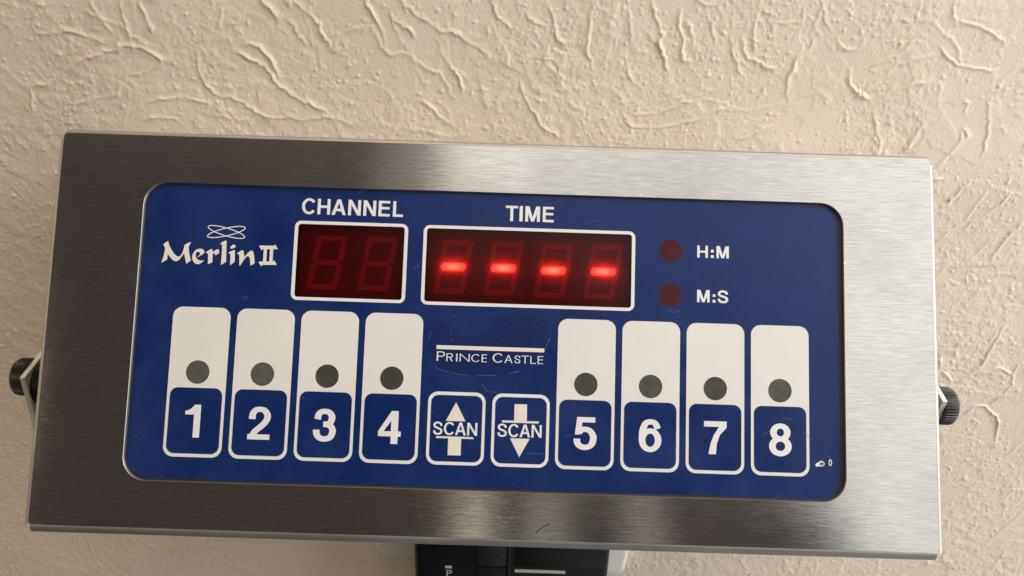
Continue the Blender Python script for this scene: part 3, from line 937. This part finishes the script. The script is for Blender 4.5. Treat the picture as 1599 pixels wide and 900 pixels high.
def seg_poly(kind, fat=1.0):
    """one bar of a seven segment digit: x from its left edge, y from its top, unslanted"""
    h, hw = DH, DW
    m = h / 2
    g = GAP
    c = .55
    if kind == 'a':
        p_ = [(g + c, 0), (hw - g - c, 0), (hw - g, c * .7), (hw - T - g * .3, T), (T + g * .3, T), (g, c * .7)]
    elif kind == 'd':
        p_ = [(T + g * .3, h - T), (hw - T - g * .3, h - T), (hw - g, h - c * .7), (hw - g - c, h), (g + c, h), (g, h - c * .7)]
    elif kind == 'g' and fat > 1:
        p_ = [(T * .5, m), (T * .95, m - T * fat / 2), (hw - T * .95, m - T * fat / 2), (hw - T * .5, m), (hw - T * .95, m + T * fat / 2), (T * .95, m + T * fat / 2)]
    elif kind == 'g':
        p_ = [(T * .55 + g, m), (T + g, m - T / 2), (hw - T - g, m - T / 2), (hw - T * .55 - g, m), (hw - T - g, m + T / 2), (T + g, m + T / 2)]
    elif kind == 'f':
        p_ = [(0, c), (.25, c * .75), (T, T + g), (T, m - T / 2 - g * .6), (T * .5, m - g), (0, m - T * .45)]
    elif kind == 'e':
        p_ = [(0, m + T * .45), (T * .5, m + g), (T, m + T / 2 + g * .6), (T, h - T - g), (.25, h - c * .75), (0, h - c)]
    elif kind == 'b':
        p_ = [(hw, c), (hw - .25, c * .75), (hw - T, T + g), (hw - T, m - T / 2 - g * .6), (hw - T * .5, m - g), (hw, m - T * .45)]
    else:
        p_ = [(hw, m + T * .45), (hw - T * .5, m + g), (hw - T, m + T / 2 + g * .6), (hw - T, h - T - g), (hw - .25, h - c * .75), (hw, h - c)]
    return [(x + SL * (h - y), y) for x, y in p_]


SEGM = {}
WD = 3.0                                            # front of the LED blocks behind the face


def display(name, inner, outer, digits, blocks, lit):
    d = empty(name, (0, 0, 0), timer)
    flat('window_frame', [outer], 'white_print', d, Wp, [inner])
    x0, x1 = min(p_[0] for p_ in inner), max(p_[0] for p_ in inner)
    y0, y1 = min(p_[1] for p_ in inner), max(p_[1] for p_ in inner)
    flat('window_pane', [rect(x0 - .8, y0 - .8, x1 + .8, y1 + .8)], 'red_filter', d, PW + .08)
    from_bm('backing', box_bm(x0 - 3, x1 + 3, WD + 1.2, WD + 2, -(y1 + 2), -(y0 - 2)), 'module_gap', d)
    for a, b_ in blocks:
        from_bm('led_block', box_bm(a, b_, WD, WD + 1.15, -(y1 + 1.4), -(y0 - 1.4), .12, 1), 'module_face', d)
    for dx, dy in digits:
        for s in 'abcdefg':
            on = lit and s == 'g'
            key = (s, on)
            if key not in SEGM:
                tmp = flat('segment', [seg_poly(s, 1.45 if on else 1)], 'lit_segment' if on else 'segment_grey', None, 0, thick=.55 if on else .05)
                SEGM[key] = tmp.data
                bpy.data.objects.remove(tmp)
            o = bpy.data.objects.new('lit_segment' if on else 'segment', SEGM[key])
            C.objects.link(o)
            o.parent = d
            o.location = Vector((dx, WD - (.6 if on else .06), -dy)) * MM
        pt = flat('decimal_point', [circle(dx + DW + 1.6, dy + DH - .9, .7, n=20)], 'point_grey', d, WD - .05)
    return d


dc = display('channel_display', CHI, CHW, [(-55.75, -42.1), (-40.55, -42.15)], [(-58.0, -27.2)], False)
dt = display('time_display', TII, TIW, [(-17.75, -41.95), (-2.75, -42.0), (12.25, -41.75), (27.25, -41.9)], [(-19.7, 10.35), (10.5, 41.0)], True)

# ---- rubbed and scratched lines on the overlay
SCR = [[(-41.0, -54.9), (-40.0, -55.6), (-38.6, -56.0)], [(-22.8, -34.2), (-22.2, -33.4), (-22.4, -32.6)], [(-23.6, -32.3), (-23.0, -33.2), (-22.3, -33.1)],
       [(-17.4, -14.4), (-17.9, -12.8), (-18.0, -11.6)], [(-12.2, -14.6), (-11.6, -14.0), (-11.3, -13.2)], [(-11.2, -12.2), (-11.1, -11.2)],
       [(-16.0, -3.6), (-13.6, -2.7), (-11.9, -2.3)], [(-11.3, -2.2), (-9.0, -1.75), (-6.6, -1.6)], [(-3.4, -1.7), (-1.0, -1.7), (1.3, -1.75), (2.2, -1.7)],
       [(5.3, -2.3), (7.0, -2.7), (8.4, -3.0)], [(7.6, -3.0), (8.6, -3.2), (9.3, -3.0)], [(14.6, -5.4), (14.3, -4.9)], [(16.3, -9.8), (16.8, -11.4), (17.6, -13.2)],
       [(17.2, -12.6), (17.7, -13.5)], [(-2.2, 1.0), (-1.2, 1.8), (-.6, 2.9), (1.2, 3.1), (2.2, 3.3)], [(-5.0, 3.0), (-4.0, 2.7)],
       [(22.8, 15.7), (23.9, 14.9), (24.6, 14.6)], [(80.4, 13.0), (81.5, 12.2), (82.3, 11.8)], [(86.2, 8.2), (87.5, 8.0), (88.2, 8.3), (89.0, 8.0)],
       [(11.5, 20.6), (13.6, 20.4), (16.9, 20.5)], [(-82.6, 15.4), (-82.2, 14.9)], [(92.4, 12.0), (95.0, 13.8)], [(98.5, 17.5), (100.2, 19.4)],
       [(-94.0, 31.0), (-93.6, 30.2)], [(84.5, 29.7), (85.2, 30.9)], [(52.0, -22.6), (54.0, -22.0), (56.2, -22.8)], [(-74.2, -22.1), (-73.0, -22.6), (-72.2, -21.8)],
       [(27.0, -48.0), (31.0, -48.9)]]
sc = []
rs = random.Random(5)
for l in SCR:
    sc += strip(spline(l, 4), .10, .10)
for i in range(40):
    cx_, cy_, sx_, sy_ = rs.choice([(54, -22.5, 7, 1.6), (97, 14, 4, 3), (-70, -22, 6, 1.0), (-1, -1, 15, 2.0), (-3, -13.5, 14, 3), (0, 29.5, 95, 1.2), (-90, -30, 10, 14), (0, -12, 100, 40)])
    x, y = rs.gauss(cx_, sx_), rs.gauss(cy_, sy_)
    if abs(x) > 100 or not -54 < y < 30:
        continue
    r_ = rs.uniform(.05, .13)
    sc.append(circle(x, y, r_, r_ * rs.uniform(.5, 1), 6, rs.random() * 3))
sf = flat('scuff_marks', sc, 'scuff', timer, Wr - .03)
tag(sf, kind='stuff')

# the overlay lies a little behind the front sheet: its layout is that much larger
K = 1 + PW / 238.0
PX = Vector((6.8, 0, 27.0)) * MM
for o in timer.children:
    if o.name.split('.')[0] not in ('front_cover', 'opening_edge', 'rear_housing', 'gouge', 'side_flange', 'top_flange', 'bottom_flange', 'recess_shade'):
        o.location = Vector((PX.x * (1 - K) + K * o.location.x, o.location.y, PX.z * (1 - K) + K * o.location.z))
        o.scale = (K, 1, K)

# ------------------------------------------------------------------ bracket carrying the timer
br = empty('mounting_bracket', timer.location)
br.rotation_euler = timer.rotation_euler
tag(br, 'steel bracket with black knurled knobs clamping both ends of the timer', 'bracket')


def arm(ua, ub, prof):
    bm = bmesh.new()
    A = [bm.verts.new(Vector((ua, w_, -v)) * MM) for v, w_ in prof]
    B = [bm.verts.new(Vector((ub, w_, -v)) * MM) for v, w_ in prof]
    bm.faces.new(A)
    bm.faces.new(list(reversed(B)))
    for i in range(len(A)):
        j = (i + 1) % len(A)
        bm.faces.new((A[j], A[i], B[i], B[j]))
    bmesh.ops.recalc_face_normals(bm, faces=list(bm.faces))
    bmesh.ops.bevel(bm, geom=list(bm.edges), offset=.18 * MM, segments=2, profile=.5, affect='EDGES')
    return from_bm('arm', bm, 'bracket_steel', br)


arm(-148.6, -147.0, [(3.9, 18.0), (-1.9, 24.7), (-12, 36), (-12, 53.0), (24, 53.0), (24, 29.8), (15.2, 25.1)])
arm(143.1, 144.7, [(2.0, 18.2), (-1.9, 22.3), (-12, 34), (-12, 53.0), (24, 53.0), (24, 33.5), (7.4, 22.6)])
from_bm('back_strap', box_bm(-146.9, 143.0, 51.4, 53.0, -24, 12, .2, 2), 'bracket_steel', br)
from_bm('wall_foot', box_bm(-40, 40, 53.1, 78, -10, 6, .5, 2), 'bracket_steel', br)


def lathe_u(name, prof, c, mat, knurl=0, n=72, parent=None):
    """turned piece with its axis along the timer's length; prof = (u, radius)"""
    bm = bmesh.new()
    rings_ = []
    for u, r in prof:
        ring = []
        for i in range(n):
            a = 2 * math.pi * i / n
            rr = r
            if knurl and r > .8 * max(q[1] for q in prof):
                rr = r - (knurl if i % 4 in (2, 3) else 0)
            ring.append(bm.verts.new(Vector((u, c[1] + rr * math.cos(a), -(c[0] + rr * math.sin(a)))) * MM))
        rings_.append(ring)
    for a, b in zip(rings_, rings_[1:]):
        for i in range(n):
            j = (i + 1) % n
            bm.faces.new((a[i], a[j], b[j], b[i]))
    bm.faces.new(rings_[0])
    bm.faces.new(list(reversed(rings_[-1])))
    bmesh.ops.recalc_face_normals(bm, faces=list(bm.faces))
    o = from_bm(name, bm, mat, parent)
    smooth(o, 28)
    return o


def knob(sgn, u0, c):
    pr = [(u0, 5.6), (u0 + sgn * .3, 6.15), (u0 + sgn * 3.4, 6.15), (u0 + sgn * 4.2, 5.95), (u0 + sgn * 4.8, 5.4), (u0 + sgn * 5.2, 4.4), (u0 + sgn * 5.35, 2.5), (u0 + sgn * 5.35, .6)]
    lathe_u('clamp_knob', pr, c, 'knob_plastic', .24, 160, br)


knob(-1, -148.65, (3.7, 25.8))
knob(1, 144.75, (3.6, 25.4))
lathe_u('spacer', [(-146.95, 7.4), (-132.6, 7.4)], (5.5, 28.5), 'black_plastic', 0, 40, br)
lathe_u('spacer', [(132.6, 6.0), (143.05, 6.0)], (4.5, 28.5), 'black_plastic', 0, 40, br)

# ------------------------------------------------------------------ wall plate and plugged-in adapter below
pl = from_bm('wall_plate', box_bm(-56.5, 60.8, -6.0, 1.0, -282.5, -168.5, 0), 'white_plastic', None, (0, 0, ZO))
bm = bmesh.new()
bm.from_mesh(pl.data)
bmesh.ops.bevel(bm, geom=[e for e in bm.edges if abs(e.verts[0].co.y - e.verts[1].co.y) > .004], offset=6 * MM, segments=8, profile=.5, affect='EDGES')
bmesh.ops.bevel(bm, geom=[e for e in bm.edges if e.verts[0].co.y < -.005 and e.verts[1].co.y < -.005], offset=2.2 * MM, segments=4, profile=.5, affect='EDGES')
bm.to_mesh(pl.data)
bm.free()
pl.data.transform(Matrix.Translation((0, 0, .228)))
pl.location.z -= .228
pl.rotation_euler = (0, math.radians(4.0), 0)
smooth(pl, 40)
tag(pl, 'white plastic wall plate behind the black adapter, rounded lower corners showing', 'wall plate')

ad = empty('power_adapter', (0, -0.006, ZO - 0.300))
tag(ad, 'black plastic plug-in power adapter on the white wall plate under the timer', 'adapter')


def adbox(name, x0, x1, f0, f1, z0, z1, mat, bev=.6, seg=3, parent=ad):
    o = from_bm(name, box_bm(x0, x1, -f1 + 6, -f0 + 6, z0 + 300, z1 + 300, bev, seg), mat, parent)
    smooth(o, 40)
    return o


body = adbox('body', -37.7, 44.7, 6.1, 34.0, -312, -224, 'black_plastic', 3.6, 5)
adbox('centre_rib', -10.9, 1.6, 34.02, 35.6, -252.4, -226, 'charcoal_plastic', .5, 2)
adbox('centre_rib', -10.9, 1.6, 34.02, 35.3, -310, -253.3, 'charcoal_plastic', .5, 2)
adbox('rib_edge', 1.75, 3.0, 34.02, 36.2, -310, -226, 'charcoal_plastic', .4, 2)
adbox('ledge', 5.2, 42.5, 34.02, 34.5, -253.0, -228, 'black_plastic', .3, 2)


def adflat(name, polys, mat, front, parent=ad):
    rv, tri = cdt(polys)
    bm_ = bmesh.new()
    vv = [bm_.verts.new(Vector((x, -front + 6, z + 300)) * MM) for x, z in rv]
    for t in tri:
        f = bm_.faces.new([vv[i] for i in t])
        f.normal_update()
        if f.normal.y > 0:
            f.normal_flip()
    return from_bm(name, bm_, mat, parent)


# embossed word, upside down on the rib
pt = []
xa = -8.0
for i, ch in enumerate('PATENT'):
    a = xa + i * 1.52
    pt += glyph(ch, a, a + 1.22, 0, 2.1, .26, .26)
cxr, zr = -3.6, -246.6
pt = [[(-(x - cxr) - 7.0 + 0.0, y + zr) for x, y in p_] for p_ in pt]
adflat('embossed_lettering', pt, 'black_plastic', 35.66)
adflat('label_bar', [rect(-24.5, -255.4, -21.6, -254.0)], 'label_print', 34.06)
adflat('label_letter', [[(x, -z) for x, z in p_] for p_ in glyph('P', -23.9, -21.5, 256.4, 260.0, .5, .5)], 'label_print', 34.06)
adflat('label_bar', [rect(4.95, -256.5, 26.4, -254.8)], 'label_print', 34.06)
